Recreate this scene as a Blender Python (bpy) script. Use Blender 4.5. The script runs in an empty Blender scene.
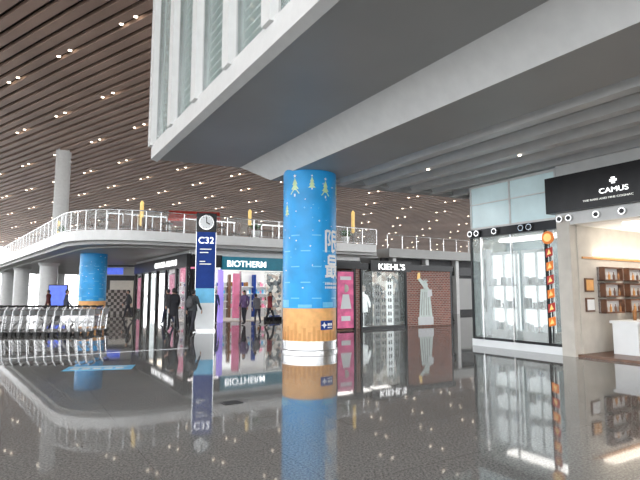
import bpy, math, random
from mathutils import Vector, Matrix
random.seed(7)
SC = bpy.context.scene
COL = SC.collection

# ---------------------------------------------------------------- materials
MATS = {}
def mat(name, col, rough=0.5, metal=0.0, emis=None, estr=0.0, noise=0.0, nscale=4.0, spec=0.5, alpha=None, trans=0.0):
    if name in MATS: return MATS[name]
    m = bpy.data.materials.new(name); m.use_nodes = True
    nt = m.node_tree; b = nt.nodes["Principled BSDF"]
    c = (col[0], col[1], col[2], 1)
    b.inputs["Base Color"].default_value = c
    b.inputs["Roughness"].default_value = rough
    b.inputs["Metallic"].default_value = metal
    b.inputs["Specular IOR Level"].default_value = spec
    if noise > 0:
        tc = nt.nodes.new("ShaderNodeTexCoord"); n = nt.nodes.new("ShaderNodeTexNoise")
        n.inputs["Scale"].default_value = nscale; n.inputs["Detail"].default_value = 4
        r = nt.nodes.new("ShaderNodeValToRGB")
        r.color_ramp.elements[0].position = .3; r.color_ramp.elements[1].position = .7
        r.color_ramp.elements[0].color = (c[0]*(1-noise), c[1]*(1-noise), c[2]*(1-noise), 1)
        r.color_ramp.elements[1].color = (min(1, c[0]*(1+noise)), min(1, c[1]*(1+noise)), min(1, c[2]*(1+noise)), 1)
        nt.links.new(tc.outputs["Object"], n.inputs["Vector"])
        nt.links.new(n.outputs["Fac"], r.inputs["Fac"])
        nt.links.new(r.outputs["Color"], b.inputs["Base Color"])
    if emis:
        b.inputs["Emission Color"].default_value = (*emis, 1)
        b.inputs["Emission Strength"].default_value = estr
    if alpha is not None: b.inputs["Alpha"].default_value = alpha
    if trans: b.inputs["Transmission Weight"].default_value = trans
    MATS[name] = m
    return m

M_white = mat("white_paint", (.68, .68, .67), .4, noise=.05)
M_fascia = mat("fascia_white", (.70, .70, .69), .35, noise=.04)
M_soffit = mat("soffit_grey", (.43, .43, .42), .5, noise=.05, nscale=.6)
M_rib = mat("rib_grey", (.66, .66, .65), .4, noise=.05)
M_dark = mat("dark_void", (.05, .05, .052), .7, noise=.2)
M_black = mat("black_gloss", (.012, .012, .014), .3, noise=.2, spec=.3)
M_steel = mat("brushed_steel", (.62, .62, .62), .25, 1.0, noise=.05)
M_slat = mat("ceiling_slat_bronze", (.46, .325, .265), .45, .1, noise=.18, nscale=.15)
M_back = mat("ceiling_backing", (.055, .04, .034), .8, noise=.2)
M_lamp = mat("lamp_emit", (1, 1, 1), .5, emis=(1, .88, .7), estr=5)
M_glass = mat("clear_glass", (.75, .85, .84), .03, alpha=.14)
M_glass2 = mat("green_glass", (.6, .75, .72), .04, alpha=.22)
M_blue = mat("wrap_blue", (.022, .35, .77), .35, noise=.18, nscale=1.3, spec=.35)
M_lblue = mat("wrap_lightblue", (.16, .55, .85), .35, noise=.1, spec=.35)
M_wwhite = mat("print_white", (.85, .87, .88), .4, noise=.02)
M_gold = mat("wrap_gold", (.84, .45, .17), .4, noise=.12, nscale=6, spec=.3)
M_gold2 = mat("gold_dark", (.68, .34, .12), .4, noise=.1, spec=.3)
M_green = mat("print_green", (.6, .8, .45), .4, noise=.1)
M_navy = mat("sign_navy", (.012, .05, .27), .55, noise=.1, spec=.2)
M_teal = mat("sign_teal", (.01, .13, .19), .35, emis=(.01, .25, .36), estr=.15, noise=.1, spec=.3)
M_txt = mat("sign_letters", (1, 1, 1), .4, emis=(1, 1, 1), estr=1.2)
M_txtd = mat("sign_letters_dim", (.8, .8, .75), .4, emis=(1, 1, .95), estr=.3)
M_shoplight = mat("shop_light", (1, 1, 1), .5, emis=(1, .97, .92), estr=3.0)
M_warmlight = mat("warm_light", (1, 1, 1), .5, emis=(1, .88, .72), estr=2.4)
M_cream = mat("cream_wall", (.60, .56, .50), .5, noise=.06)
M_wood = mat("brown_wood", (.15, .07, .04), .35, noise=.3, nscale=5)
M_red = mat("red_paint", (.5, .03, .02), .4, noise=.15)
M_orange = mat("orange_paint", (.85, .22, .02), .4, noise=.15, emis=(.85, .22, .02), estr=.1)
M_amber = mat("amber_bottle", (.30, .13, .04), .15, noise=.2)
M_pink = mat("pink_poster", (.85, .25, .40), .4, emis=(.9, .25, .4), estr=.15, noise=.3, nscale=2)
M_purple = mat("purple_light", (.35, .25, .7), .4, emis=(.4, .3, .9), estr=.5)
M_litbox = mat("white_lightbox", (.9, .92, .92), .4, emis=(.92, 1, 1), estr=.5, noise=.04)
M_yellow = mat("gold_lantern", (.85, .60, .2), .4, emis=(1, .65, .2), estr=.3, noise=.15)
M_leaf = mat("leaf_green", (.06, .16, .04), .5, noise=.3)
M_screen = mat("screen_blue", (.05, .1, .6), .3, emis=(.08, .16, .9), estr=.5, noise=.4, nscale=3)
M_green_st = mat("statue_green_selflit", (.66, .74, .70), .5, noise=.1, emis=(.66, .74, .7), estr=.12)  # faint self-glow added so the statue reads brighter on the brick
M_rubber = mat("rubber_black", (.02, .02, .02), .6, noise=.2)
M_skin = mat("skin", (.52, .32, .23), .5, noise=.06)
M_hair = mat("hair_black", (.012, .01, .01), .5, noise=.2)
M_shoe = mat("shoe_black", (.02, .02, .02), .4, noise=.2)

def brick_mat():
    m = bpy.data.materials.new("red_brick"); m.use_nodes = True; nt = m.node_tree
    b = nt.nodes["Principled BSDF"]; t = nt.nodes.new("ShaderNodeTexBrick"); tc = nt.nodes.new("ShaderNodeTexCoord")
    mp = nt.nodes.new("ShaderNodeMapping"); mp.inputs["Rotation"].default_value = (math.pi/2, 0, 0)
    t.inputs["Scale"].default_value = 3.0
    t.inputs["Color1"].default_value = (.44, .16, .11, 1); t.inputs["Color2"].default_value = (.26, .10, .075, 1)
    t.inputs["Mortar"].default_value = (.55, .48, .44, 1); t.inputs["Mortar Size"].default_value = .03
    nt.links.new(tc.outputs["Object"], mp.inputs[0]); nt.links.new(mp.outputs[0], t.inputs[0])
    nt.links.new(t.outputs[0], b.inputs["Base Color"]); b.inputs["Roughness"].default_value = .8
    return m
M_brick = brick_mat()

def mural_mat():
    m = bpy.data.materials.new("street_mural_selflit"); m.use_nodes = True; nt = m.node_tree
    b = nt.nodes["Principled BSDF"]; tc = nt.nodes.new("ShaderNodeTexCoord")
    n = nt.nodes.new("ShaderNodeTexVoronoi"); n.inputs["Scale"].default_value = 5.5
    r = nt.nodes.new("ShaderNodeValToRGB"); e = r.color_ramp.elements
    e[0].color = (.05, .06, .07, 1); e[1].color = (.80, .78, .72, 1); e[1].position = .8
    x = e.new(.35); x.color = (.34, .38, .39, 1); x = e.new(.55); x.color = (.45, .36, .3, 1)
    s = nt.nodes.new("ShaderNodeSeparateColor")
    nt.links.new(tc.outputs["Object"], n.inputs["Vector"]); nt.links.new(n.outputs["Color"], s.inputs[0])
    nt.links.new(s.outputs[0], r.inputs[0]); nt.links.new(r.outputs[0], b.inputs["Base Color"])
    nt.links.new(r.outputs[0], b.inputs["Emission Color"]); b.inputs["Emission Strength"].default_value = .3  # print glows in its own colours to imitate a lit window
    return m
M_mural = mural_mat()

def floor_mat():
    m = bpy.data.materials.new("polished_granite"); m.use_nodes = True; nt = m.node_tree
    L = nt.links.new; N = nt.nodes.new
    b = nt.nodes["Principled BSDF"]; tc = N("ShaderNodeTexCoord")
    n = N("ShaderNodeTexNoise"); n.inputs["Scale"].default_value = 42; n.inputs["Detail"].default_value = 6; n.inputs["Roughness"].default_value = .85
    r = N("ShaderNodeValToRGB"); e = r.color_ramp.elements
    e[0].position = .38; e[0].color = (.085, .087, .083, 1); e[1].position = .62; e[1].color = (.38, .375, .36, 1)
    L(tc.outputs["Object"], n.inputs["Vector"]); L(n.outputs["Fac"], r.inputs["Fac"])
    mp = N("ShaderNodeMapping"); mp.inputs["Rotation"].default_value = (0, 0, math.radians(58.3))
    L(tc.outputs["Object"], mp.inputs[0])
    br = N("ShaderNodeTexBrick"); br.offset = 0; br.inputs["Scale"].default_value = 1.0
    br.inputs["Brick Width"].default_value = 1.2; br.inputs["Row Height"].default_value = 1.2
    br.inputs["Mortar Size"].default_value = .004
    br.inputs["Color1"].default_value = (1, 1, 1, 1); br.inputs["Color2"].default_value = (.92, .92, .92, 1); br.inputs["Mortar"].default_value = (.65, .65, .65, 1)
    L(mp.outputs[0], br.inputs[0])
    mx = N("ShaderNodeMix"); mx.data_type = 'RGBA'; mx.blend_type = 'MULTIPLY'; mx.inputs[0].default_value = 1
    L(r.outputs[0], mx.inputs[6]); L(br.outputs[0], mx.inputs[7]); L(mx.outputs[2], b.inputs["Base Color"])
    b.inputs["Roughness"].default_value = .04
    b.inputs["IOR"].default_value = 1.62
    w = N("ShaderNodeTexNoise"); w.inputs["Scale"].default_value = .5; w.inputs["Detail"].default_value = 1
    L(tc.outputs["Object"], w.inputs["Vector"])
    bp = N("ShaderNodeBump"); bp.inputs["Strength"].default_value = .015; bp.inputs["Distance"].default_value = .1
    L(w.outputs["Fac"], bp.inputs["Height"]); L(bp.outputs[0], b.inputs["Normal"])
    return m
M_floor = floor_mat()

# ---------------------------------------------------------------- geometry helpers
class Frame:
    def __init__(s, o, ex):
        l = math.hypot(*ex); s.o = o; s.ex = (ex[0]/l, ex[1]/l); s.ey = (-s.ex[1], s.ex[0])
    def p(s, u, v, z=0.0):
        return (s.o[0]+u*s.ex[0]+v*s.ey[0], s.o[1]+u*s.ex[1]+v*s.ey[1], z)
W = Frame((0, 0), (1, 0))

def empty(name, parent=None):
    e = bpy.data.objects.new(name, None); COL.objects.link(e)
    e.empty_display_size = .2
    if parent: e.parent = parent
    return e

class B:
    def __init__(s, fr=W):
        s.v = []; s.f = []; s.m = []; s.mats = []; s.fr = fr
    def mi(s, m):
        if m not in s.mats: s.mats.append(m)
        return s.mats.index(m)
    def poly(s, pts, m):
        i = len(s.v); s.v += [tuple(p) for p in pts]; s.f.append(tuple(range(i, i+len(pts)))); s.m.append(s.mi(m))
    def raw(s, vs, fs, m):
        i = len(s.v); s.v += [tuple(p) for p in vs]; k = s.mi(m)
        for f in fs: s.f.append(tuple(i+j for j in f)); s.m.append(k)
    def box(s, u0, u1, v0, v1, z0, z1, m):
        P = s.fr.p
        vs = [P(u0, v0, z0), P(u1, v0, z0), P(u1, v1, z0), P(u0, v1, z0), P(u0, v0, z1), P(u1, v0, z1), P(u1, v1, z1), P(u0, v1, z1)]
        s.raw(vs, [(0, 3, 2, 1), (4, 5, 6, 7), (0, 1, 5, 4), (1, 2, 6, 5), (2, 3, 7, 6), (3, 0, 4, 7)], m)
    def prism(s, pts, z0, z1, m, local=True):
        n = len(pts)
        q = [s.fr.p(a, b) for a, b in pts] if local else [(a, b, 0) for a, b in pts]
        vs = [(p[0], p[1], z0) for p in q]+[(p[0], p[1], z1) for p in q]
        fs = [tuple(range(n-1, -1, -1)), tuple(range(n, 2*n))]+[(i, (i+1) % n, n+(i+1) % n, n+i) for i in range(n)]
        s.raw(vs, fs, m)
    def profile(s, prof, u0, u1, m):
        """closed profile in (v,z) extruded along u"""
        n = len(prof)
        vs = [s.fr.p(u0, v, z) for v, z in prof]+[s.fr.p(u1, v, z) for v, z in prof]
        fs = [tuple(range(n)), tuple(range(2*n-1, n-1, -1))]+[(i, n+i, n+(i+1) % n, (i+1) % n) for i in range(n)]
        s.raw(vs, fs, m)
    def tube(s, a, b, r, m, r2=None, seg=8, world=False):
        if not world: a = s.fr.p(*a); b = s.fr.p(*b)
        a = Vector(a); b = Vector(b); r2 = r if r2 is None else r2
        d = (b-a).normalized(); x = d.orthogonal().normalized(); y = d.cross(x)
        vs = []
        for c, rr in ((a, r), (b, r2)):
            for i in range(seg):
                t = 2*math.pi*i/seg; vs.append(c+x*math.cos(t)*rr+y*math.sin(t)*rr)
        fs = [(i, (i+1) % seg, seg+(i+1) % seg, seg+i) for i in range(seg)]+[tuple(range(seg-1, -1, -1)), tuple(range(seg, 2*seg))]
        s.raw(vs, fs, m)
    def path(s, pts, r, m, seg=6):
        for i in range(len(pts)-1): s.tube(pts[i], pts[i+1], r, m, seg=seg)
    def lathe(s, c, prof, m, seg=24):
        """prof list (r,z) about vertical axis at local c"""
        x, y, _ = s.fr.p(c[0], c[1]); n = len(prof)
        vs = [(x+r*math.cos(2*math.pi*i/seg), y+r*math.sin(2*math.pi*i/seg), z) for r, z in prof for i in range(seg)]
        fs = [(j*seg+i, j*seg+(i+1) % seg, (j+1)*seg+(i+1) % seg, (j+1)*seg+i) for j in range(n-1) for i in range(seg)]
        fs += [tuple(range(seg-1, -1, -1)), tuple(range((n-1)*seg, n*seg))]
        s.raw(vs, fs, m)
    def ball(s, c, rad, m, seg=14, rings=9, test=None):
        vs = []; fs = []
        for j in range(rings+1):
            ph = math.pi*j/rings
            for i in range(seg):
                t = 2*math.pi*i/seg
                vs.append((c[0]+rad[0]*math.sin(ph)*math.cos(t), c[1]+rad[1]*math.sin(ph)*math.sin(t), c[2]+rad[2]*math.cos(ph)))
        for j in range(rings):
            for i in range(seg):
                q = (j*seg+i, (j+1)*seg+i, (j+1)*seg+(i+1) % seg, j*seg+(i+1) % seg)
                if test:
                    cc = [sum(vs[k][a] for k in q)/4 for a in range(3)]
                    if not test(cc): continue
                fs.append(q)
        s.raw(vs, fs, m)
    def build(s, name, parent=None, smooth=False, recenter=False):
        off = (0, 0, 0)
        if recenter:
            xs = [p[0] for p in s.v]; ys = [p[1] for p in s.v]; zs = [p[2] for p in s.v]
            off = ((min(xs)+max(xs))/2, (min(ys)+max(ys))/2, min(zs))
        me = bpy.data.meshes.new(name)
        me.from_pydata([(p[0]-off[0], p[1]-off[1], p[2]-off[2]) for p in s.v], [], s.f)
        for m in s.mats: me.materials.append(m)
        me.polygons.foreach_set("material_index", s.m)
        if smooth: me.polygons.foreach_set("use_smooth", [True]*len(me.polygons))
        me.update()
        o = bpy.data.objects.new(name, me); COL.objects.link(o)
        if parent: o.parent = parent
        o.location = off
        return o

def text(s, fr, u, v, z, size, m, parent, name="letters", rev=False, align='LEFT', sx=1.0, bold=.0):
    cu = bpy.data.curves.new(name, 'FONT'); cu.body = s; cu.size = size; cu.extrude = .008; cu.align_x = align
    cu.materials.append(m); cu.offset = bold*size
    o = bpy.data.objects.new(name, cu); COL.objects.link(o)
    ex = Vector((*fr.ex, 0)); zz = Vector((0, 0, 1)); n = ex.cross(zz)
    M = Matrix((ex*sx, zz, n)).transposed().to_4x4(); M.translation = Vector(fr.p(u, v, z))
    o.matrix_world = M
    if parent: o.parent = parent
    return o

# ---------------------------------------------------------------- layout
E1 = (.525, -.851); E2 = (.851, .525)
BR = Frame((-4.83, 14.5), E1)         # bridge: u toward viewer along fascia, v under deck
RS = Frame((4.70, 15.40), E1)         # right-hand shops
MS = Frame((-11.43, 23.02), E2)       # shops below the mezzanine
KS = Frame((.60, 20.8), E2)           # kiosk shop

# ---------------------------------------------------------------- shell
X0, X1, Y0, Y1 = -85, 70, -16, 165
b = B(); b.box(X0, X1, Y0, Y1, -.3, 0, M_floor); b.build("floor")
M_ground = mat("apron_concrete", (.45, .45, .44), .8, noise=.1, nscale=.1)
b = B(); b.box(-400, 400, -300, 500, -.6, -.32, M_ground); b.build("ground_apron")

def cz(y):
    t = max(0, y-30)/120.0
    return 20.0-9.0*t**1.4
ds = (-.83, .56); dp = (.56, .83)
b = B()
p = -130.0
while p < 200:
    run = []
    q = -170
    while q <= 170:
        x = p*dp[0]+q*ds[0]; y = p*dp[1]+q*ds[1]
        if X0 < x < X1 and Y0 < y < Y1: run.append((x, y))
        else:
            if len(run) > 1: break
            run = []
        q += 7
    if len(run) > 1:
        w = .34
        vs = []; n = len(run)
        for x, y in run:
            z = cz(y)
            vs += [(x-dp[0]*w, y-dp[1]*w, z), (x+dp[0]*w, y+dp[1]*w, z), (x+dp[0]*w, y+dp[1]*w, z+.3), (x-dp[0]*w, y-dp[1]*w, z+.3)]
        fs = []
        for i in range(n-1):
            a = 4*i; c = a+4
            fs += [(a, c, c+1, a+1), (a+1, c+1, c+2, a+2), (a+3, a, c, c+3)]
        b.raw(vs, fs, M_slat)
    p += 1.05
b.build("ceiling")
b = B(); ys = [Y0+i*(Y1-Y0)/24 for i in range(25)]
vs = []
for y in ys: vs += [(X0, y, cz(y)+.9), (X1, y, cz(y)+.9), (X0, y, cz(y)+1.3), (X1, y, cz(y)+1.3)]
fs = []
for i in range(24):
    a = 4*i; c = a+4; fs += [(a, a+1, c+1, c), (a+2, c+2, c+3, a+3)]
b.raw(vs, fs, M_back); b.build("ceiling_roof_deck")
b = B()
for i in range(-14, 22):
    for j in range(-16, 17):
        pp = i*6.3+.52; qq = j*8+(i % 2)*4
        for dq in (0, 1.6):
            x = pp*dp[0]+(qq+dq)*ds[0]; y = pp*dp[1]+(qq+dq)*ds[1]
            if X0+2 < x < X1-2 and Y0+2 < y < Y1-2:
                z = cz(y)-.02
                b.tube((x, y, z), (x, y, z+.2), .14, M_lamp, seg=8)
b.build("ceiling_downlights")

def curtain_wall(name, x0, y0, x1, y1, zt):
    fr = Frame((x0, y0), (x1-x0, y1-y0)); L = math.hypot(x1-x0, y1-y0); b = B(fr)
    n = int(L/5)
    for i in range(n+1):
        u = L*i/n; b.box(u-.12, u+.12, -.15, .15, 0, zt, M_white)
    for z in (0.15, 3.5, 7, 10.5, 14, 17.5):
        if z < zt: b.box(0, L, -.08, .08, z-.08, z+.08, M_white)
    b.build(name)
curtain_wall("wall_left", X0, Y0, X0, Y1, 21)
curtain_wall("wall_right", X1, Y0, X1, Y1, 21)
curtain_wall("wall_far", X0, Y1, X1, Y1, 11.5)
curtain_wall("wall_back", X0, Y0, X1, Y0, 21)

# ---------------------------------------------------------------- bridge deck over the hall
br = empty("overhead_walkway_bridge")
A1 = 27.0
b = B(BR)
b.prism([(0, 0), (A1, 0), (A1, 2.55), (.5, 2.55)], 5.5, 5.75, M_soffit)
b.profile([(-.16, 5.52), (.02, 5.46), (.02, 5.95), (-.16, 5.95)], -.1, A1, M_fascia)
b.build("deck_edge", br)
b = B(BR)
n0 = .45; n1 = 1.7
pts = [(n0, 2.45, 5.5), (A1, 2.45, 5.5), (A1, 2.9, 4.9), (n1, 2.9, 4.9)]
b.poly([BR.p(*q) for q in pts][::-1], M_fascia)
b.poly([BR.p(n0, 2.45, 5.5), BR.p(n1, 2.9, 4.9), BR.p(2.8, 11, 4.9), BR.p(2.1, 11, 5.5)], M_rib)
b.build("beam_face", br)
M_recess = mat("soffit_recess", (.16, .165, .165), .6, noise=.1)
b = B(BR)
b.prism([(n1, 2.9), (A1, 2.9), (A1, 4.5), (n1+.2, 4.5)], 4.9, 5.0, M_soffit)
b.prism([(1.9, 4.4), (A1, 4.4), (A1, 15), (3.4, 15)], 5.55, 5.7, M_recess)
b.prism([(1.9, 4.5), (2.5, 4.5), (3.1, 11), (2.8, 11)], 4.9, 5.55, M_soffit)
b.build("soffit", br)
b = B(BR)
v = 4.75
while v < 14.5:
    b.profile([(v, 5.04), (v+.12, 4.88), (v+.38, 4.88), (v+.5, 5.04), (v+.5, 5.4), (v, 5.4)], 2.2+.1*(v-4), A1, M_rib)
    v += .88
for u in range(5, 27, 4):
    b.box(u, u+.25, 4.4, 14.5, 5.4, 5.55, M_soffit)
b.build("soffit_ribs", br)
b = B(BR)
for (u, v) in [(5.2, 5.88), (7.4, 6.76)]:
    b.tube((u, v, 4.86), (u, v, 5.05), .04, M_lamp)
b.build("soffit_spotlights", br)
b = B(BR)
ul = [-.05, 2.1, 4.1, 6.1, 7.9, 9.7, 11.5, 13.3, 15.1, 16.9, 18.7, 20.5, 22.3, 24.1, 26]
for u in ul:
    b.box(u-.16, u+.16, -.24, .1, 5.9, 12.6, M_fascia)
b.box(-.2, A1, -.2, .1, 12.3, 12.9, M_fascia)
b.build("glazing_frame", br)
b = B(BR)
for i in range(len(ul)-1):
    b.box(ul[i]+.16, ul[i]+.24, -.08, .04, 5.95, 12.3, M_steel); b.box(ul[i+1]-.24, ul[i+1]-.16, -.08, .04, 5.95, 12.3, M_steel)
b.box(0, A1, -.02, 0, 5.95, 12.3, M_glass2); b.build("glazing_panes", br)
b = B(BR)
z = 6.0
M_blind = mat("blind_grey", (.13, .145, .14), .5, noise=.1)
while z < 12.2:
    b.box(0, A1, .3, .55, z, z+.05, M_rib); z += .22
b.box(0, A1, .9, 1.0, 5.75, 12.3, M_blind)
b.build("louvre_blinds", br)
b = B(BR); b.box(-.1, A1, 0, 14, 12.9, 13.2, M_soffit); b.box(-.05, .05, .1, 13, 5.6, 12.9, M_glass2); b.build("upper_roof", br)

# ---------------------------------------------------------------- wrapped column
def wrapped_column(cx, cy, R, zt, gold, rot=0.0, full=True):
    root = empty("poster_wrapped_column")
    b = B(); b.lathe((cx, cy), [(R+.03, 0), (R+.03, .06), (R, .08), (R, .27), (R+.015, .27), (R+.015, .31)], M_steel, 48)
    b.build("steel_base", root, smooth=False)
    b = B(); b.lathe((cx, cy), [(R-.01, .3), (R-.01, gold)], M_gold, 48); b.build("gold_band", root)
    b = B(); b.lathe((cx, cy), [(R, gold), (R, zt-.0)], M_blue, 64); b.build("blue_wrap", root)
    def pt(t, z, o=.006): return (cx+(R+o)*math.sin(t+rot), cy-(R+o)*math.cos(t+rot), z)
    d = B()
    def rect(t0, t1, z0, z1, m, o=.006):
        n = max(1, int((t1-t0)/.12))
        for i in range(n):
            a = t0+(t1-t0)*i/n; c = t0+(t1-t0)*(i+1)/n
            d.poly([pt(a, z0, o), pt(c, z0, o), pt(c, z1, o), pt(a, z1, o)], m)
    def stroke(t0, z0, t1, z1, w, m, o=.008):
        dx = (t1-t0)*R; dz = z1-z0; l = math.hypot(dx, dz); nx = -dz/l*w/2; nz = dx/l*w/2
        n = max(1, int(abs(t1-t0)/.12))
        for i in range(n):
            f0 = i/n; f1 = (i+1)/n
            qs = [(f0, 1), (f1, 1), (f1, -1), (f0, -1)]
            d.poly([pt(t0+(t1-t0)*f+sg*nx/R, z0+dz*f+sg*nz, o) for f, sg in qs][::-1], m)
    def star(t, z, r, m, o=.007, k=5):
        d.poly([pt(t+(r if i % 2 == 0 else r*.45)*math.sin(math.pi*i/k)/R, z+(r if i % 2 == 0 else r*.45)*math.cos(math.pi*i/k), o) for i in range(2*k)][::-1], m)
    def tree(t, z, s):
        for k in range(3):
            zz = z+k*.17*s; w = (.2-.045*k)*s
            d.poly([pt(t-w/R, zz), pt(t+w/R, zz), pt(t, zz+.26*s)], M_green)
        rect(t-.03*s/R, t+.03*s/R, z-.1*s, z, M_wwhite)
        star(t, z+.66*s, .07*s, M_wwhite)
    def glyph(strokes, t, z, s, w):
        for x0, y0, x1, y1 in strokes:
            stroke(t+x0*s/R, z+y0*s, t+x1*s/R, z+y1*s, w, M_wwhite)
    XIAN = [(.05, 0, .05, 1), (.05, .97, .32, .97), (.32, .97, .2, .66), (.2, .66, .33, .4), (.33, .4, .15, .34),
            (.45, .97, .88, .97), (.45, .97, .45, .03), (.88, .97, .88, .52), (.45, .75, .88, .75), (.45, .53, .88, .53),
            (.45, .03, .68, .14), (.62, .53, .98, .02), (.9, .42, .68, .28)]
    ZUI = [(.2, .98, .8, .98), (.2, .98, .2, .6), (.8, .98, .8, .6), (.2, .8, .8, .8), (.2, .62, .8, .62), (0, .5, 1, .5),
           (.12, .5, .12, .08), (.42, .5, .42, 0), (.12, .36, .42, .36), (.12, .22, .42, .22), (0, .06, .5, .12), (.55, .38, .92, .38), (.92, .38, .5, 0), (.58, .3, 1, 0)]
    if full:
        for t0 in (.6, 2.8):
            glyph(XIAN, t0, 2.66, .6, .07); glyph(ZUI, t0, 1.98, .6, .07)
            for z in (1.82, 1.72):
                t = t0
                while t < t0+.8: rect(t, t+.06, z-.03, z+.03, M_wwhite); t += .1
    rnd = random.Random(3)
    for t, z, s in [(-.55, 4.25, .75), (.1, 4.4, .5), (.62, 4.2, .7), (-.95, 3.7, .5), (1.4, 4.2, .8), (2.4, 4.3, .7), (-1.7, 4.2, .8), (3.3, 4.3, .7)]:
        if z+.8*s < zt: tree(t, z, s)
    for i in range(110):
        star(rnd.uniform(-3.1, 3.1), rnd.uniform(gold+.1, zt-.1), rnd.uniform(.012, .035), M_wwhite if i % 3 else M_lblue, k=4)
    for k in range(5):
        z = gold+.25+k*.42; t = -3.1+k*.4
        while t < 3.0:
            rect(t, t+.35, z, z+.03, M_lblue); t += .8
    for i in range(7):
        t = -3.1+i*.9; rect(t, t+.5, gold+.02, gold+.1+.06*(i % 3), M_lblue)
    t = -3.1; i = 0
    while t < 3.1:
        hgt = [.25, .4, .3, .5, .22, .36][i % 6]; rect(t, t+.1, .32, .3+min(hgt, gold-.35), M_gold2, .002); t += .17; i += 1
    zc = gold*.62
    for t in (.42, -2.2):
        rect(t, t+.55, zc-.12, zc+.12, M_navy, .01)
        star(t+.14, zc, .09, M_wwhite, .014, 4); rect(t+.28, t+.5, zc-.02, zc+.05, M_wwhite, .014); rect(t+.28, t+.5, zc-.08, zc-.05, M_wwhite, .014)
    d.build("printed_artwork", root)
    return root
wrapped_column(-.29, 14.0, .75, 4.97, 1.17)
wrapped_column(-13.05, 28.8, .73, 3.97, 1.1, rot=.4, full=False)

# ---------------------------------------------------------------- mezzanine
mz = empty("mezzanine_balcony")
C = Vector((-10.8, 22.0)); dl = Vector((-.62, .785)); dr = Vector(E2)
def edge(off=0.0):
    pts = []
    nl = Vector((.785, .62)); nr = Vector((-.525, .851))
    c = C+(nl+nr)*off*.75
    a = c+dl*3.6; d = c+dr*3.6
    for t in (44, 36, 28, 20, 12, 7): pts.append(c+dl*t)
    for i in range(11):
        t = i/10; pts.append(a*(1-t)**2+c*2*t*(1-t)+d*t*t)
    for t in (7, 10, 13.5, 16.8): pts.append(c+dr*t)
    return pts
def slab(off, z0, z1, m, name, parent=mz):
    e = edge(off); back = [e[-1]+Vector((-.525, .851))*18, e[0]+Vector((.785, .62))*14]
    b = B(); b.prism([tuple(p) for p in (e+back)], z0, z1, m); return b.build(name, parent)
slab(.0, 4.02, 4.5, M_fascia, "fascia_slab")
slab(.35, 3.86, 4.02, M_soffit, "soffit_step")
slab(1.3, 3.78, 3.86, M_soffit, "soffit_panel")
e = edge(.12)
def resample(e, st):
    out = [e[0]]
    for i in range(len(e)-1):
        a, c = e[i], e[i+1]; L = (c-a).length; n = max(1, round(L/st))
        for k in range(1, n+1): out.append(a+(c-a)*k/n)
    return out
rp = resample(e, 1.3)
b = B(); g = B()
for i, q in enumerate(rp):
    b.tube((q.x, q.y, 4.5), (q.x, q.y, 5.45), .022, M_steel, seg=6)
    if i:
        o = rp[i-1]
        b.tube((o.x, o.y, 5.47), (q.x, q.y, 5.47), .03, M_steel, seg=6)
        b.tube((o.x, o.y, 4.58), (q.x, q.y, 4.58), .02, M_steel, seg=6)
        g.poly([(o.x, o.y, 4.6), (q.x, q.y, 4.6), (q.x, q.y, 5.42), (o.x, o.y, 5.42)], M_glass)
b.build("railing", mz); g.build("railing_glass", mz)

def white_column(x, y, r, z0, z1):
    b = B(); b.lathe((x, y), [(r+.06, z0), (r+.06, z0+.15), (r, z0+.18), (r, z1-.25), (r+.12, z1-.05), (r+.12, z1)], M_white, 28)
    return b.build("round_column", smooth=False, recenter=True)
white_column(-20.6, 38, .62, 0, 3.78); white_column(-27.4, 46, .62, 0, 3.78); white_column(-34, 54.5, .62, 0, 3.78)
white_column(-31.5, 60, .85, 0, 19.2); white_column(30, 40, .85, 0, 19.6)

def chair(x, y, z, a):
    fr = Frame((x, y), (math.cos(a), math.sin(a))); b = B(fr)
    b.box(-.24, .24, -.24, .24, z+.4, z+.48, M_wood); b.box(-.24, .24, .2, .26, z+.48, z+1.0, M_wood)
    for i in (-.2, .2):
        for j in (-.2, .2): b.tube((i, j, z), (i, j, z+.4), .02, M_black, seg=6)
    return b.build("cafe_chair", recenter=True)
def table(x, y, z):
    b = B(Frame((x, y), (1, 0))); b.lathe((0, 0), [(.25, z), (.25, z+.03), (.03, z+.05), (.03, z+.7), (.4, z+.71), (.4, z+.75)], M_wood, 16)
    return b.build("cafe_table", recenter=True)
for i in range(5):
    q = C+dr*(1.5+i*3.0)+Vector((-.525, .851))*2.4
    table(q.x, q.y, 4.5); chair(q.x-.8, q.y-.3, 4.5, 1.2); chair(q.x+.8, q.y+.3, 4.5, -1.9)
for i in range(4):
    q = C+dl*(5+i*5.0)+Vector((.785, .62))*2.4
    table(q.x, q.y, 4.5); chair(q.x, q.y-.8, 4.5, 2.9); chair(q.x, q.y+.8, 4.5, 0)
b = B(Frame(tuple(C+dr*2+Vector((-.525, .851))*5), E2))
for u0, u1 in ((0, 3.2), (4.2, 7.5), (8.5, 12.5)):
    b.box(u0, u1, 0, .15, 4.5, 5.9, M_wood); b.box(u0, u1, -.03, .18, 5.9, 5.98, M_steel)
    for k in range(int((u1-u0)/.8)+1): b.box(u0+k*.8-.03, u0+k*.8+.03, -.04, 0, 4.5, 5.9, M_steel)
b.build("timber_partitions", mz)
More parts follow.
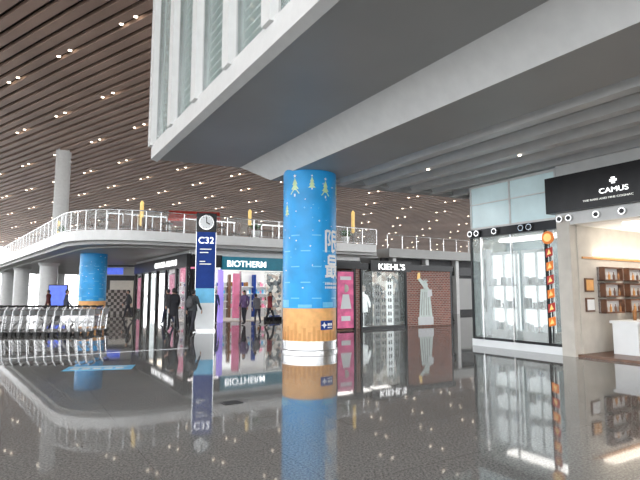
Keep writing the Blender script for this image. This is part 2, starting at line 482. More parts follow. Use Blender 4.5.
def plant(x, y, z, h):
    b = B(Frame((x, y), (1, 0)))
    b.lathe((0, 0), [(.16, z), (.24, z+.4), (.26, z+.4), (.26, z+.45)], M_white, 12)
    r = random.Random(int(x*10))
    b.tube((0, 0, z+.4), (0, 0, z+.7), .03, M_wood)
    for i in range(34):
        a = r.uniform(0, 6.28); el = r.uniform(.3, 1.4); L = h*r.uniform(.5, 1)
        d = Vector((math.cos(a)*math.cos(el), math.sin(a)*math.cos(el), math.sin(el))); s = d.orthogonal().normalized()*.06
        o = Vector((x, y, z+.5)); b.poly([o, o+d*L*.5+s, o+d*L, o+d*L*.5-s], M_leaf)
    return b.build("potted_plant", recenter=True)
for t in (6.0, 9.0, 15.0):
    q = C+dr*t+Vector((-.525, .851))*.75; plant(q.x, q.y, 4.5, .6)
q = C+dl*7.5+Vector((.785, .62))*.9; plant(q.x, q.y, 4.5, .6)
def lantern(x, y):
    b = B(Frame((x, y), (1, 0)))
    b.lathe((0, 0), [(.18, 4.5), (.18, 4.55), (.03, 4.58), (.03, 5.3)], M_black, 10)
    b.lathe((0, 0), [(.04, 5.3), (.11, 5.4), (.11, 6.65), (.04, 6.75)], M_yellow, 10)
    return b.build("gold_floor_lantern", recenter=True)
for x, y in [(-10.1, 28), (-4.4, 31), (2.1, 31.5), (-19.0, 36), (-1.2, 31.5)]: lantern(x, y)
b = B(Frame((-10.6, 34.5), (.95, .25)))
b.profile([(0, 6.7), (1.5, 7.5), (3, 6.7), (3, 6.55), (0, 6.55)], 0, 3.6, M_red)
for u in (.1, 3.5):
    for v in (.1, 2.9): b.tube((u, v, 4.5), (u, v, 6.6), .05, M_white)
b.box(.3, 3.3, .3, 2.7, 4.5, 5.5, M_white)
b.build("red_canopy_kiosk", recenter=True)

# ---------------------------------------------------------------- shops under the mezzanine
def products(b, u0, u1, v, z, rnd, cols, dv=.1):
    u = u0
    while u < u1:
        w = rnd.uniform(.06, .14); h = rnd.uniform(.12, .28)
        b.box(u, u+w, v-dv/2, v+dv/2, z, z+h, rnd.choice(cols)); u += w+rnd.uniform(.03, .1)
P_cols = [M_wwhite, M_lblue, M_navy, M_pink, M_amber, M_steel]
def shelving(b, u0, u1, v, zs, rnd, cols, board=M_wwhite):
    for z in zs:
        b.box(u0, u1, v-.3, v, z-.04, z, board); products(b, u0+.05, u1-.2, v-.15, z, rnd, cols)
rnd = random.Random(11)
sh = empty("cosmetics_shop")
b = B(MS)
b.box(5.6, 16.4, 4.2, 4.35, 0, 3.78, M_wwhite)
b.box(16.3, 16.4, 0, 4.2, 0, 3.78, M_white)
b.box(5.6, 16.4, 0, 4.2, 3.5, 3.55, M_white)
b.box(5.6, 16.4, .15, 4.2, .0, .03, M_cream)
b.build("shop_shell", sh)
b = B(MS)
for u in (6.4, 8.3, 9.9, 11.7, 13.5, 15.3): b.box(u-.5, u+.5, 1, 3.4, 3.42, 3.48, M_shoplight)
b.build("ceiling_lights", sh)
b = B(MS)
b.box(5.6, 7.2, -.12, .1, 2.9, 3.55, M_black)
b.box(7.2, 10.9, -.2, .1, 2.78, 3.5, M_teal)
b.box(7.2, 10.9, -.22, -.2, 2.72, 2.78, M_txtd)
b.box(10.9, 16.4, -.12, .1, 2.9, 3.55, M_black)
b.box(5.6, 16.4, .0, .1, 3.55, 3.78, M_white)
b.build("sign_band", sh)
text("BIOTHERM", MS, 7.42, -.24, 2.96, .46, M_txt, sh, sx=1.05, bold=.012)
text("GIFTS", MS, 12.2, -.14, 3.05, .35, M_txtd, sh)
b = B(MS)
for u, m in ((5.6, M_black), (7.1, M_purple), (10.85, M_wwhite), (13.6, M_black), (16.2, M_white)):
    b.box(u, u+.22, -.1, .2, 0, 2.8, m)
b.box(7.9, 8.25, -.06, .1, .2, 2.6, M_pink); b.box(8.3, 8.36, -.06, .1, 0, 2.8, M_steel)
b.box(9.9, 10.8, -.04, .05, .3, 2.6, M_mural)
b.box(11.3, 12.4, -.04, .05, .3, 2.5, M_litbox)
b.box(14, 15, -.04, .05, .3, 2.5, M_litbox)
b.box(5.85, 6.0, -.05, .1, 0, 2.9, M_steel)
for u0, u1 in ((9.8, 16.3),): b.box(u0, u1, .05, .07, 0, 2.8, M_glass); b.box(u0, u1, -.05, .12, 0, .2, M_black)
b.build("shopfront", sh)
b = B(MS)
for i in range(6): shelving(b, 5.9+i*1.7, 7.4+i*1.7, 4.15, (.6, 1.05, 1.5, 1.95), rnd, P_cols)
for i in range(6): b.box(5.75+i*1.7, 5.88+i*1.7, 3.8, 4.2, 0, 2.7, M_navy if i % 2 else M_wood)
for i, u in enumerate((6.3, 8.6, 11, 13.2)):
    b.box(u, u+.9, 1.2, 1.9, 0, .95, M_wwhite if i % 2 else M_navy); products(b, u+.05, u+.8, 1.5, .95, rnd, P_cols)
b.box(8.6, 9.5, 4.1, 4.17, 2.2, 3.1, M_litbox); b.box(6.2, 7.2, 4.1, 4.17, 2.2, 3.1, M_pink)
b.build("shelves_and_counters", sh)
SF = Frame(MS.p(5.5, 13)[:2], E1)
fs = empty("fashion_shop")
b = B(SF)
b.box(0, 12.9, -.15, .1, 2.9, 3.6, M_black); b.box(0, 12.9, -.02, .1, 3.6, 3.78, M_white)
for u in (0, 2.1, 4.2, 6.3, 8.4, 10.6, 12.6): b.box(u, u+.25, -.1, .09, 0, 2.9, M_black)
b.box(0, 12.9, 0, .02, 0, 2.9, M_glass)
b.box(0, 8.4, 2.4, 2.5, 0, 3.7, M_cream)
b.box(0, 8.4, .5, 2, 3.42, 3.48, M_warmlight)
b.box(.5, 2.0, .03, .09, .4, 2.6, M_pink); b.box(4.6, 6.0, .03, .09, .4, 2.6, M_litbox); b.box(9, 10.3, .03, .09, .4, 2.6, M_pink)
b.build("shopfront", fs)
text("GIORGIO ARMANI", SF, 6.2, -.17, 3.06, .46, M_txt, fs, sx=1.3, bold=.015)

bg = empty("duty_free_background_shop")
b = B(Frame((-19, 39.5), (1, .1)))
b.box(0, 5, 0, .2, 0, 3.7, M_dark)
b.box(0, 5, -.2, 0, 2.9, 3.6, M_soffit)
b.box(2.2, 3.4, -.25, -.2, 2.98, 3.5, M_screen)
b.box(.6, 1.6, -.1, -.05, .4, 2.5, M_pink); b.box(2.4, 4.2, -.1, -.05, .4, 2.5, M_cream)
b.build("shop_wall", bg)
b = B(Frame((-16.0, 35.4), E2))
M_chk1 = mat("check_dark", (.06, .055, .05), .4, noise=.2); M_chk2 = mat("check_pale", (.38, .36, .33), .4, noise=.1)
for i in range(12):
    for j in range(8):
        b.box(i*.2, i*.2+.2, 0, .1, j*.22, j*.22+.22, M_chk1 if (i+j) % 2 else M_chk2)
b.build("checkered_partition_wall", recenter=True)
b = B(Frame((-18.4, 34), (1, .0)))
b.box(0, 1.3, 0, .12, .55, 2.1, M_black); b.box(.05, 1.25, -.02, 0, .62, 2.03, M_screen); b.box(.5, .8, 0, .15, 0, .55, M_black); b.box(.2, 1.1, -.2, .3, 0, .04, M_black)
b.build("advertising_screen", recenter=True)

fb = empty("background_shop_block")
b = B(Frame((4.6, 33), E2))
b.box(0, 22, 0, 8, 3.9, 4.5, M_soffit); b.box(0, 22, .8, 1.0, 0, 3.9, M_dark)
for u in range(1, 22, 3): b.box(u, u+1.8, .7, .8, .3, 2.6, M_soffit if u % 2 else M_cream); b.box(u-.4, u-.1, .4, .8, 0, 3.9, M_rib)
b.box(0, 22, .6, .8, 2.8, 3.4, M_black)
b.build("block_shell", fb)
b = B(Frame((4.6, 33), E2))
for i in range(18): b.tube((i*1.3, .2, 4.5), (i*1.3, .2, 5.4), .02, M_steel)
b.tube((0, .2, 5.42), (22, .2, 5.42), .03, M_steel); b.build("block_railing", fb)

# ---------------------------------------------------------------- brick kiosk shop
kk = empty("apothecary_kiosk_shop")
b = B(KS)
b.box(0, 6.8, -.12, 0, 2.58, 2.84, M_black); b.box(0, 6.8, 0, 4, 2.74, 2.84, M_black)
b.box(0, 6.8, 3.9, 4, 0, 2.75, M_brick); b.box(0, .12, 0, 4, 0, 2.75, M_brick); b.box(6.7, 6.8, 0, 4, 0, 2.75, M_black)
b.box(.1, 6.7, 0, 3.9, 0, .04, M_wood)
for u in (0, .95, 1.3, 3.8): b.box(u, u+.08, -.08, .08, 0, 2.58, M_black)
b.box(3.88, 6.7, 0, .1, 0, 2.58, M_brick)
b.box(1.4, 3.8, .0, .02, .12, 2.58, M_glass); b.box(1.4, 3.8, -.04, .06, 0, .12, M_black)
b.box(1.05, 1.3, 0, .08, 0, 2.58, M_brick)
b.build("kiosk_shell", kk)
M_pink2 = mat("magenta_poster", (.8, .16, .33), .5, emis=(.9, .18, .38), estr=.12, noise=.35, nscale=3)
b = B(KS)
b.box(.12, .93, -.05, .02, .1, 2.45, M_pink2)
b.ball(KS.p(.52, -.06, 1.75), (.13, .02, .17), M_cream, 12, 8)
b.poly([KS.p(.25, -.07, .9), KS.p(.8, -.07, .9), KS.p(.68, -.07, 1.5), KS.p(.36, -.07, 1.5)], M_wwhite)
b.box(.25, .8, -.07, -.05, 2.1, 2.25, M_wwhite); b.box(.3, .75, -.07, -.05, .4, .6, M_wwhite)
# street scene panel with building silhouettes
b.box(2.3, 3.75, .35, .42, .12, 2.5, M_mural)
for u0, u1, z1, m in ((2.3, 2.6, 1.9, M_soffit), (2.65, 2.95, 1.3, M_cream), (3.0, 3.35, 2.1, M_litbox), (3.4, 3.72, 1.5, M_soffit)):
    b.box(u0, u1, .26, .33, .12, z1, m)
    for zz in range(int(z1/.3)):
        for uu in (.05, .17): b.box(u0+uu, u0+uu+.07, .25, .26, .25+zz*.3, .42+zz*.3, M_dark)
b.box(1.4, 3.8, 1.6, 1.7, .1, 2.6, M_dark)
shelving(b, 1.4, 2.3, 1.58, (.5, 2.1), rnd, P_cols, M_wood)
# display figure; its white coat is given a glow to stand out
fc = (1.85, .5)
b.lathe(fc, [(.22, .05), (.22, .1), (.03, .12), (.03, .7), (.2, .72), (.18, 1.2), (.21, 1.45), (.06, 1.52), (.05, 1.6)], M_litbox, 14)
b.lathe(fc, [(.04, 1.6), (.1, 1.67), (.11, 1.78), (.06, 1.88), (.01, 1.9)], M_cream, 12)
for sg in (-1, 1):
    b.tube((fc[0]+sg*.2, fc[1], 1.42), (fc[0]+sg*.28, fc[1]-.08, 1.1), .055, M_litbox); b.tube((fc[0]+sg*.28, fc[1]-.08, 1.1), (fc[0]+sg*.16, fc[1]-.25, .95), .045, M_litbox)
    b.tube((fc[0]+sg*.08, fc[1], .1), (fc[0]+sg*.08, fc[1], .75), .06, M_dark)
b.build("window_display", kk)
b = B(KS)
for u in (.8, 1.9, 3.1, 5.4): b.box(u-.4, u+.4, .2, 1.2, 2.66, 2.72, M_shoplight)
b.build("ceiling_lights", kk)
b = B(KS)
sx, zz = 5.05, .08
P = KS.p
S_ = 1.27; SW = 1.6
def rel(pts, m, v=-.03):
    f = [P(sx+a*SW, v, zz+c*S_) for a, c in pts]; b.poly(f, m)
rel([(-.3, 0), (.3, 0), (.3, .3), (-.3, .3)], M_wwhite)
rel([(-.26, .3), (.26, .3), (.2, .9), (.18, 1.3), (-.19, 1.3), (-.22, .9)], M_green_st, -.04)
rel([(.05, 1.2), (.16, 1.3), (-.2, 1.72), (-.3, 1.66)], M_green_st, -.045)
rel([(-.33, 1.64), (-.2, 1.7), (-.2, 1.9), (-.3, 1.88)], M_yellow, -.05)
rel([(-.08, 1.32), (.08, 1.32), (.09, 1.5), (.0, 1.58), (-.09, 1.5)], M_green_st, -.05)
for k in range(5):
    a = -.6+k*.3; rel([(-.02+.08*math.sin(a), 1.55), (.02+.08*math.sin(a), 1.55), (.22*math.sin(a), 1.55+.16*math.cos(a))], M_green_st, -.05)
rel([(.08, 1.0), (.26, 1.05), (.24, 1.3), (.08, 1.25)], M_wwhite, -.05)
for k in range(4): rel([(-.2+k*.1, .35), (-.17+k*.1, .35), (-.11+k*.07, 1.2), (-.13+k*.07, 1.2)], M_soffit, -.045)
b.build("statue_relief", kk)
b = B(KS); b.box(1.75, 4.05, -.2, -.12, 2.5, 2.95, M_black); b.build("sign_board", kk)
text("KIEHL'S", KS, 2.9, -.22, 2.58, .36, M_txt, kk, align='CENTER', sx=1.3, bold=.015)

# ---------------------------------------------------------------- right-hand shops
rs = empty("glass_display_shop")
b = B(RS)
b.box(-.02, 2.9, -.08, .02, 0, .2, M_wwhite); b.box(-.02, 2.9, .02, 3.9, 0, .06, M_white)
b.box(-.02, 2.9, -.1, .05, 3.24, 3.48, M_black)
for u in (-.02, 2.5): b.box(u, u+.05, -.05, .03, .2, 3.24, M_black)
for u in (.38, 1.43): b.box(u, u+.035, -.05, .03, .2, 3.24, M_steel)
b.box(0, 2.9, -.05, .03, .2, .27, M_black)
b.box(0, 2.9, .0, .012, .2, 3.24, M_glass)
b.box(0, 2.9, 1.6, 1.7, 0, 4.85, mat("grey_panel", (.30, .36, .38), .35, noise=.15))
b.box(-.02, .04, 0, 3.9, 0, 4.85, M_glass2)
b.box(0, 2.9, .02, 1.6, 3.24, 3.3, M_white)
b.build("shopfront", rs)
b = B(RS)
b.box(.3, 2.6, .9, 1.3, 3.16, 3.22, M_shoplight)  # light panel added to brighten the shelves
b.build("ceiling_lights", rs)
b = B(RS)
for u0, u1 in ((.46, 1.36), (1.54, 2.44)):
    b.box(u0, u1, .35, .42, .5, 2.7, M_litbox)
    um = (u0+u1)/2
    for u in (u0, um-.02, u1-.04): b.box(u, u+.04, .28, .36, .06, 2.75, M_wwhite)
    b.box(u0, u1, .26, .36, 2.7, 2.78, M_wwhite)
    b.box(u0, u1, .2, .8, .06, .5, M_white)
    for z in (.5, 1.15, 1.8): b.box(u0+.05, u1-.05, .12, .34, z-.02, z+.01, M_rib)
    for z in (.51, 1.16, 1.81): products(b, u0+.1, u1-.15, .23, z, rnd, [M_wwhite, M_steel, M_rib, M_soffit])
b.box(.08, .34, .25, .5, .3, 2.9, M_wwhite)
b.box(.12, .3, .23, .25, 1.0, 2.6, M_soffit)
b.build("display_cabinets", rs)
b = B(RS)
for u in (.1, .35, 1.0, 1.9, 2.15):
    b.tube((u, -.12, 3.36), (u, -.2, 3.36), .09, M_steel, seg=14)
    b.tube((u, -.2, 3.36), (u, -.21, 3.36), .06, M_black, seg=14)
for u in (0, 1.42, 2.85): b.box(u, u+.05, -.03, .03, 3.5, 4.85, M_white)
b.box(0, 2.9, -.03, .03, 4.78, 4.85, M_white); b.box(0, 2.9, -.03, .03, 4.25, 4.28, M_white); b.box(0, 2.9, -.03, .03, 3.48, 3.55, M_white)
b.box(0, 2.9, 0, .01, 3.5, 4.85, mat("frosted_glass_glow", (.60, .73, .75), .2, noise=.12, nscale=1.0, emis=(.6, .78, .8), estr=.12))  # panes emit faintly, brightness put into the glass colour
b.build("clerestory_and_spots", rs)
b = B(RS)
b.tube((2.68, -.13, 3.02), (2.68, -.17, 3.02), .17, M_orange, seg=20); b.tube((2.68, -.17, 3.02), (2.68, -.18, 3.02), .11, M_yellow, seg=20)
for i in range(6):
    z = 2.5-i*.36
    b.poly([RS.p(2.58, -.12, z), RS.p(2.78, -.12, z+.05), RS.p(2.78, -.12, z+.28), RS.p(2.58, -.12, z+.22)], M_orange if i % 2 else M_red)
    b.poly([RS.p(2.62, -.13, z+.06), RS.p(2.74, -.13, z+.1), RS.p(2.68, -.13, z+.22)], M_yellow)
b.tube((2.68, -.1, .3), (2.68, -.1, 2.9), .015, M_black)
b.build("hanging_orange_ornament", rs)

ls = empty("liquor_boutique")
b = B(RS)
b.box(2.92, 3.27, -.12, .15, 0, 3.55, M_cream)
b.box(2.92, 11, -.1, .15, 3.3, 3.62, M_rib)
b.box(2.75, 11, -.28, .1, 3.62, 4.55, M_black)
b.box(2.92, 11, -.05, .1, 4.55, 4.9, M_rib)
b.box(3.2, 3.3, .15, 7, 0, 3.4, M_cream)
b.box(3.2, 11, 7, 7.1, 0, 3.4, M_cream)
b.box(3.2, 11, .15, 7, 3.3, 3.35, M_wwhite)
b.box(3.27, 11, -.02, 7, 0, .06, M_wood)
b.box(10.9, 11, 0, 7, 0, 3.4, M_cream)
b.build("boutique_shell", ls)
b = B(RS)
for u in (4.2, 5.6, 7, 8.4): b.box(u, u+.35, .6, 6, 3.24, 3.3, M_warmlight)
b.build("ceiling_lights", ls)
b = B(RS)
for u in (3.05, 3.3, 4.0, 4.6, 5.1, 6.2):
    b.tube((u, -.1, 3.46), (u, -.2, 3.46), .085, M_steel, seg=14); b.tube((u, -.2, 3.46), (u, -.21, 3.46), .055, M_black, seg=14)
b.build("round_spotlights", ls)
text("CAMUS", RS, 4.5, -.3, 3.92, .17, M_txt, ls, align='CENTER', sx=1.2)
text("THE RARE AND FINE COGNAC", RS, 4.35, -.3, 3.78, .065, M_txtd, ls, align='CENTER', sx=1.3)
b = B(RS)
b.box(4.46, 4.54, -.3, -.28, 4.12, 4.27, M_txt); b.box(4.42, 4.58, -.3, -.28, 4.17, 4.22, M_txt)
b.build("logo_cross", ls)
DW = Frame(RS.p(3.3, 0)[:2], E2)
b = B(DW)
def niche(u0, u1, z0, z1):
    t = .035
    b.box(u0, u1, -.06, 0, z0, z1, M_wwhite)
    b.box(u0, u1, -.2, 0, z0, z0+t, M_wood); b.box(u0, u1, -.2, 0, z1-t, z1, M_wood)
    b.box(u0, u0+t, -.2, 0, z0, z1, M_wood); b.box(u1-t, u1, -.2, 0, z0, z1, M_wood)
    n = 4
    for i in range(n):
        u = u0+(i+.5)*(u1-u0)/n
        b.lathe((u, -.13), [(.028, z0+t), (.032, z0+t+.11), (.012, z0+t+.15), (.012, z0+t+.2)], [M_amber, M_gold2, M_wood][i % 3], 8)
for u0, u1 in ((.95, 1.85), (2.15, 3.05), (3.4, 4.35), (4.7, 5.7)):
    for z in (1.05, 1.47, 1.89): niche(u0, u1, z, z+.36)
b.box(.35, .72, -.04, 0, 1.1, 1.45, M_wood); b.box(.38, .69, -.05, 0, 1.14, 1.41, M_wwhite)
b.box(.35, .72, -.04, 0, 1.6, 1.95, M_wood); b.box(.38, .69, -.05, 0, 1.64, 1.91, M_gold)
b.box(.3, 6, -.03, 0, 2.45, 2.5, M_gold2)
b.box(.8, 6, -.3, -.0, 2.55, 2.6, M_warmlight)
b.build("bottle_wall_display", ls)
b = B(DW)
b.box(.9, 3.1, -.95, -.35, .06, .82, M_wwhite); b.box(.86, 3.14, -1.0, -.3, .82, .88, M_wwhite)
b.lathe((1.5, -.6), [(.04, .88), (.05, 1.1), (.015, 1.16), (.015, 1.25)], M_amber, 10)
b.lathe((1.9, -.6), [(.07, .88), (.07, 1.05), (.015, 1.12), (.015, 1.2)], M_amber, 10)
b.box(2.3, 2.5, -.7, -.5, .88, 1.2, M_red)
b.build("display_counter", ls)
b = B(DW)
for i in range(3):
    b.lathe((1.6+i*1.2, -1.4), [(.38, 2.75), (.42, 2.75), (.42, 2.85), (.38, 2.85)], M_shoplight, 24)
    b.tube((1.6+i*1.2, -1.4, 2.8), (1.6+i*1.2, -1.4, 3.3), .01, M_steel)
b.build("ring_pendants", ls)

# ---------------------------------------------------------------- totem with clock
tt = empty("wayfinding_clock_totem")
T = Frame((-4.78, 20.9), (.985, .17)); b = B(T)
b.box(-.39, .39, -.12, .12, 1.75, 4.85, M_navy); b.box(-.39, .39, -.12, .12, 1.15, 1.75, M_lblue)
b.box(-.39, .39, -.12, .12, .08, 1.15, M_wwhite); b.box(-.45, .45, -.2, .2, 0, .08, M_steel)
b.box(-.41, .41, -.14, .14, 4.1, 4.9, M_black)
b.box(-.41, -.39, -.13, .13, 0, 4.1, M_steel); b.box(.39, .41, -.13, .13, 0, 4.1, M_steel)
b.tube((0, -.14, 4.5), (0, -.17, 4.5), .31, M_steel, seg=28); b.tube((0, -.17, 4.5), (0, -.18, 4.5), .27, M_wwhite, seg=28)
b.tube((0, -.19, 4.5), (0, -.19, 4.72), .018, M_black); b.tube((0, -.19, 4.5), (.14, -.19, 4.42), .022, M_black)
for k in range(12):
    a = k*math.pi/6; b.tube((.22*math.sin(a), -.185, 4.5+.22*math.cos(a)), (.25*math.sin(a), -.185, 4.5+.25*math.cos(a)), .01, M_black, seg=4)
b.build("totem_body", tt)
text("C32", T, 0, -.14, 3.62, .38, M_txt, tt, align='CENTER')
b = B(T)
for i, z in enumerate((3.36, 3.22, 2.85, 2.74)):
    b.box(-.25, .22-.12*(i % 3), -.13, -.12, z, z+.035, M_txtd)
b.build("totem_small_text", tt)

# ---------------------------------------------------------------- luggage carts
def cart_mesh():
    b = B()
    S = M_steel; r = .018
    b.path([(-.28, -.45, .14), (-.2, .5, .14), (.2, .5, .14), (.28, -.45, .14), (-.28, -.45, .14)], r, S)
    for y in (-.2, .05, .3): b.tube((-.25, y, .15), (.25, y, .15), .012, S, seg=5)
    for sx in (-1, 1):
        b.path([(sx*.28, -.45, .14), (sx*.29, -.52, .9), (sx*.27, -.62, 1.05)], r, S)
        b.tube((sx*.27, -.5, .6), (sx*.24, -.1, .17), .012, S, seg=5)
        b.tube((sx*.27, -.46, .07), (sx*.31, -.46, .07), .07, M_rubber, seg=12)
    b.tube((-.27, -.62, 1.05), (.27, -.62, 1.05), .028, M_rubber)
    b.tube((-.29, -.5, .72), (.29, -.5, .72), .014, S, seg=5); b.tube((-.29, -.48, .45), (.29, -.48, .45), .014, S, seg=5)
    for z in (.74, .92): b.path([(-.26, -.5, z), (-.24, -.2, z), (.24, -.2, z), (.26, -.5, z)], .01, S, seg=5)
    for i in range(7):
        x = -.24+i*.08; b.path([(x, -.2, .92), (x, -.2, .74), (x, -.5, .74)], .006, S, seg=4)
    b.box(-.26, .26, -.54, -.52, .74, .95, mat("cart_panel", (.55, .57, .58), .4, noise=.1))
    b.tube((0, .45, .13), (0, .45, .09), .02, S); b.tube((-.025, .45, .06), (.025, .45, .06), .06, M_rubber, seg=12)
    o = b.build("cart_template"); me = o.data; bpy.data.objects.remove(o); me.name = "luggage_cart_mesh"; return me
cm = cart_mesh()
def cart_row(x, y, ang, n, step=.3):
    root = empty("luggage_cart_row"); root.location = (x, y, 0)
    for i in range(n):
        o = bpy.data.objects.new("luggage_cart", cm); COL.objects.link(o); o.parent = root
        o.location = (-math.cos(ang)*step*i, -math.sin(ang)*step*i, 0.0)
        o.rotation_euler = (0, 0, ang-math.pi/2+math.pi)
    return root
aa = math.radians(3)
cart_row(-9.1, 18.9, aa, 20); cart_row(-9.0, 19.9, aa, 20)

# ---------------------------------------------------------------- floor details
b = B(Frame((-5.25, 10.35), (.97, .22)))
b.box(0, 1.35, 0, .62, 0.0, .004, M_lblue)
for i in range(5): b.box(.12+i*.22, .28+i*.22, .12, .3, .004, .006, M_wwhite)
b.box(.12, 1.2, .42, .5, .004, .006, M_wwhite)
b.build("floor_sticker", recenter=True)
b = B(Frame((-1.35, 7.3), E2)); b.box(0, .28, 0, .2, 0, .008, M_black); b.box(.02, .26, .02, .18, .008, .01, M_dark); b.build("floor_socket_cover", recenter=True)
b = B(Frame((-5.2, 7.8), E2)); b.box(0, .2, 0, .2, 0, .008, M_black); b.box(.02, .18, .02, .18, .008, .01, M_dark); b.build("floor_socket_cover", recenter=True)
b = B(Frame((-7.6, 12.2), E2)); b.box(0, 4.5, 0, .05, 0, .004, M_steel); b.build("floor_expansion_strip", recenter=True)

# ---------------------------------------------------------------- people
def person(name, x, y, head, H=1.7, stride=.25, coat=(.02, .02, .025), pants=(.02, .02, .03), arm=.15, backpack=None, bend=0.0, seed=0, longcoat=False, hairlong=False):
    root = empty(name)
    mc = mat("coat_%d" % seed, coat, .8, noise=.15); mp_ = mat("trousers_%d" % seed, pants, .8, noise=.15)
    s = stride
    J = {'pel': (0, 0, .95, .125), 'sp': (0, .0+bend*.1, 1.12, .12), 'ch': (0, bend*.25, 1.32, .145), 'nk': (0, .01+bend*.35, 1.46, .058), 'hd': (0, .02+bend*.4, 1.53, .052)}
    for sg, nm, f in ((-1, 'l', 1), (1, 'r', -1)):
        J[nm+'hip'] = (sg*.095, 0, .9, .1)
        J[nm+'kn'] = (sg*.1, f*s*.55+.04, .5, .065)
        lift = .05 if f < 0 and s > .1 else 0
        J[nm+'an'] = (sg*.1, f*s-(.05 if f < 0 else 0), .1+lift, .045)
        J[nm+'to'] = (sg*.115, f*s+.15, .045+lift*.2, .036)
        J[nm+'sh'] = (sg*.175, bend*.27, 1.40, .075)
        J[nm+'el'] = (sg*.235, -f*arm*.5-.03+bend*.25, 1.13, .052)
        J[nm+'wr'] = (sg*.235, -f*arm+.08+bend*.4, .9, .033)
    names = list(J); E = [('pel', 'sp'), ('sp', 'ch'), ('ch', 'nk'), ('nk', 'hd')]
    for nm in 'lr': E += [('pel', nm+'hip'), (nm+'hip', nm+'kn'), (nm+'kn', nm+'an'), (nm+'an', nm+'to'), ('ch', nm+'sh'), (nm+'sh', nm+'el'), (nm+'el', nm+'wr')]
    me = bpy.data.meshes.new("sk"); me.from_pydata([J[n][:3] for n in names], [(names.index(a), names.index(c)) for a, c in E], [])
    o = bpy.data.objects.new("sk", me); COL.objects.link(o)
    o.modifiers.new("skin", 'SKIN'); ss = o.modifiers.new("sub", 'SUBSURF'); ss.levels = 2; ss.render_levels = 2
    for i, n in enumerate(names):
        r = J[n][3]; me.skin_vertices[0].data[i].radius = (r, r*(.72 if n in ('pel', 'sp', 'ch') else 1))
    me.skin_vertices[0].data[0].use_root = True
    dg = bpy.context.evaluated_depsgraph_get(); dg.update()
    m2 = bpy.data.meshes.new_from_object(o.evaluated_get(dg)); bpy.data.objects.remove(o)
    for m in (mc, mp_, M_skin, M_shoe): m2.materials.append(m)
    hem = .62 if longcoat else .86
    for f in m2.polygons:
        c = f.center; k = 0
        if c.z > 1.475: k = 2
        elif c.z < .13: k = 3
        elif c.z < hem and abs(c.x) < .2: k = 1
        elif c.z < .9 and abs(c.x) > .19: k = 2
        f.material_index = k; f.use_smooth = True
    m2.name = "body"; bo = bpy.data.objects.new("body", m2); COL.objects.link(bo); bo.parent = root
    hx, hy, hz = 0, .03+bend*.42, 1.60
    b = B()
    b.ball((hx, hy, hz), (.074, .092, .112), M_skin)
    b.ball((hx, hy+.045, hz-.06), (.05, .045, .05), M_skin, 10, 6)
    b.poly([(-.015, hy+.088, hz-.025), (.015, hy+.088, hz-.025), (0, hy+.115, hz-.025)], M_skin)
    b.poly([(-.015, hy+.088, hz-.025), (0, hy+.115, hz-.025), (0, hy+.09, hz+.02)], M_skin)
    b.poly([(.015, hy+.088, hz-.025), (0, hy+.09, hz+.02), (0, hy+.115, hz-.025)], M_skin)
    for sg in (-1, 1):
        b.ball((sg*.03, hy+.082, hz+.005), (.012, .008, .007), M_hair, 8, 5)
        b.ball((sg*.076, hy, hz-.01), (.01, .02, .03), M_skin, 8, 6)
    b.box(-.02, .02, hy+.08, hy+.092, hz-.062, hz-.055, M_red)
    b.ball((hx, hy-.012, hz+.018), (.084, .1, .112), M_hair, test=lambda c: (c[2] > hz+.035 or c[1] < hy-.01) and c[2] > hz-(.2 if hairlong else .07))
    if hairlong: b.ball((hx, hy-.06, hz-.06), (.075, .045, .15), M_hair)
    b.build("head", root, smooth=True)
    b = B()
    for sg, nm in ((-1, 'l'), (1, 'r')):
        w = Vector(J[nm+'wr'][:3]); b.ball((w.x, w.y+.01, w.z-.055), (.018, .04, .05), M_skin, 10, 6)
        for k, L in enumerate((.065, .075, .07, .055)):
            a = Vector((w.x, w.y-.02+k*.02, w.z-.09)); c = a+Vector((-sg*.006, .004, -L*.55)); d = c+Vector((-sg*.02, .008, -L*.42))
            b.tube(a, c, .009, M_skin, .008, 6); b.tube(c, d, .008, M_skin, .006, 6)
        a = Vector((w.x, w.y+.04, w.z-.035)); c = a+Vector((-sg*.008, .025, -.03)); b.tube(a, c, .011, M_skin, .009, 6); b.tube(c, c+Vector((-sg*.005, .006, -.028)), .009, M_skin, .007, 6)
    b.build("hands", root, smooth=True)
    b = B()
    b.lathe((0, .01), [(.19, hem), (.185, hem+.1), (.155, 1.1), (.16, 1.2)], mc, 16)
    for i in range(len(b.v)): b.v[i] = (b.v[i][0], b.v[i][1]*.72+bend*.12, b.v[i][2])
    b.build("coat_skirt", root, smooth=True)
    if backpack:
        mb = mat("bag_%d" % seed, backpack, .7, noise=.15); b = B()
        b.ball((0, -.2+bend*.2, 1.2), (.15, .1, .23), mb, 14, 9); b.ball((0, -.28+bend*.2, 1.1), (.11, .05, .11), mb, 12, 7)
        for sg in (-1, 1): b.path([(sg*.1, -.14, 1.36), (sg*.11, -.02, 1.49), (sg*.11, .125, 1.38), (sg*.13, .08, 1.15), (sg*.12, -.14, 1.05)], .016, mb)
        b.build("backpack", root, smooth=True)
    k = H/1.7
    root.scale = (k, k, k); root.location = (x, y, 0); root.rotation_euler = (0, 0, head)
    return root
person("person_walking", -5.95, 20.5, math.radians(35), 1.74, .28, (.02, .02, .025), (.02, .02, .025), .2, seed=1, longcoat=True)
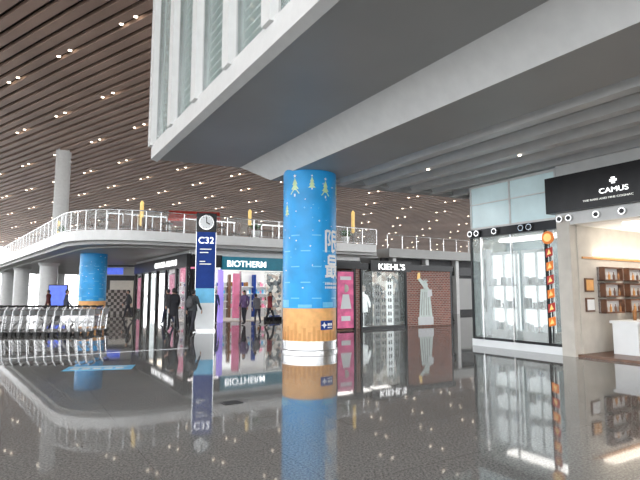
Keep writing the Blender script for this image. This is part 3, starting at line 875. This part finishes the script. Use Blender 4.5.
person("person_walking", -5.02, 19.9, math.radians(-20), 1.68, .24, (.05, .055, .06), (.03, .03, .04), .18, backpack=(.07, .07, .075), seed=2)
person("person_standing", -3.75, 25.0, math.radians(150), 1.66, .08, (.12, .07, .17), (.02, .02, .03), .05, seed=3, hairlong=True)
person("person_standing", -3.1, 25.1, math.radians(40), 1.5, .1, (.18, .18, .2), (.04, .04, .07), .1, bend=.5, seed=4)
person("person_walking", -8.2, 31.0, math.radians(170), 1.7, .25, (.05, .05, .06), (.03, .03, .03), .2, seed=5)
person("person_walking", -17.0, 31.5, math.radians(90), 1.7, .25, (.1, .02, .02), (.02, .02, .03), .2, seed=6)
person("person_walking", 7.0, 27.5, math.radians(200), 1.7, .25, (.04, .04, .04), (.03, .03, .04), .2, seed=7)
person("person_standing", -5.5, 26.2, math.radians(0), 1.7, .06, (.03, .05, .12), (.03, .03, .04), .05, seed=8)
person("person_walking", -7.6, 25.2, math.radians(60), 1.72, .25, (.06, .06, .065), (.03, .035, .07), .2, seed=9)
person("person_walking", -2.55, 25.6, math.radians(250), 1.6, .2, (.3, .05, .06), (.03, .03, .04), .15, seed=10, hairlong=True)
person("person_walking", -11.6, 30.5, math.radians(120), 1.7, .25, (.05, .05, .055), (.03, .03, .04), .2, seed=11)
person("person_walking", -12.9, 25.6, math.radians(-70), 1.7, .25, (.05, .06, .1), (.03, .03, .04), .2, seed=12)

# ---------------------------------------------------------------- world, camera
w = bpy.data.worlds.new("overcast"); SC.world = w; w.use_nodes = True
bgn = w.node_tree.nodes["Background"]; bgn.inputs[0].default_value = (.95, .975, 1.0, 1); bgn.inputs[1].default_value = 3.8

cam = bpy.data.cameras.new("camera"); cam.lens = 28.1; cam.sensor_width = 36; cam.clip_end = 1000
co = bpy.data.objects.new("camera", cam); COL.objects.link(co)
co.location = (0, 0, 1.6); co.rotation_euler = (math.radians(90+5.94), 0, 0)
SC.camera = co
SC.view_settings.view_transform = 'Standard'
SC.view_settings.exposure = 0.5
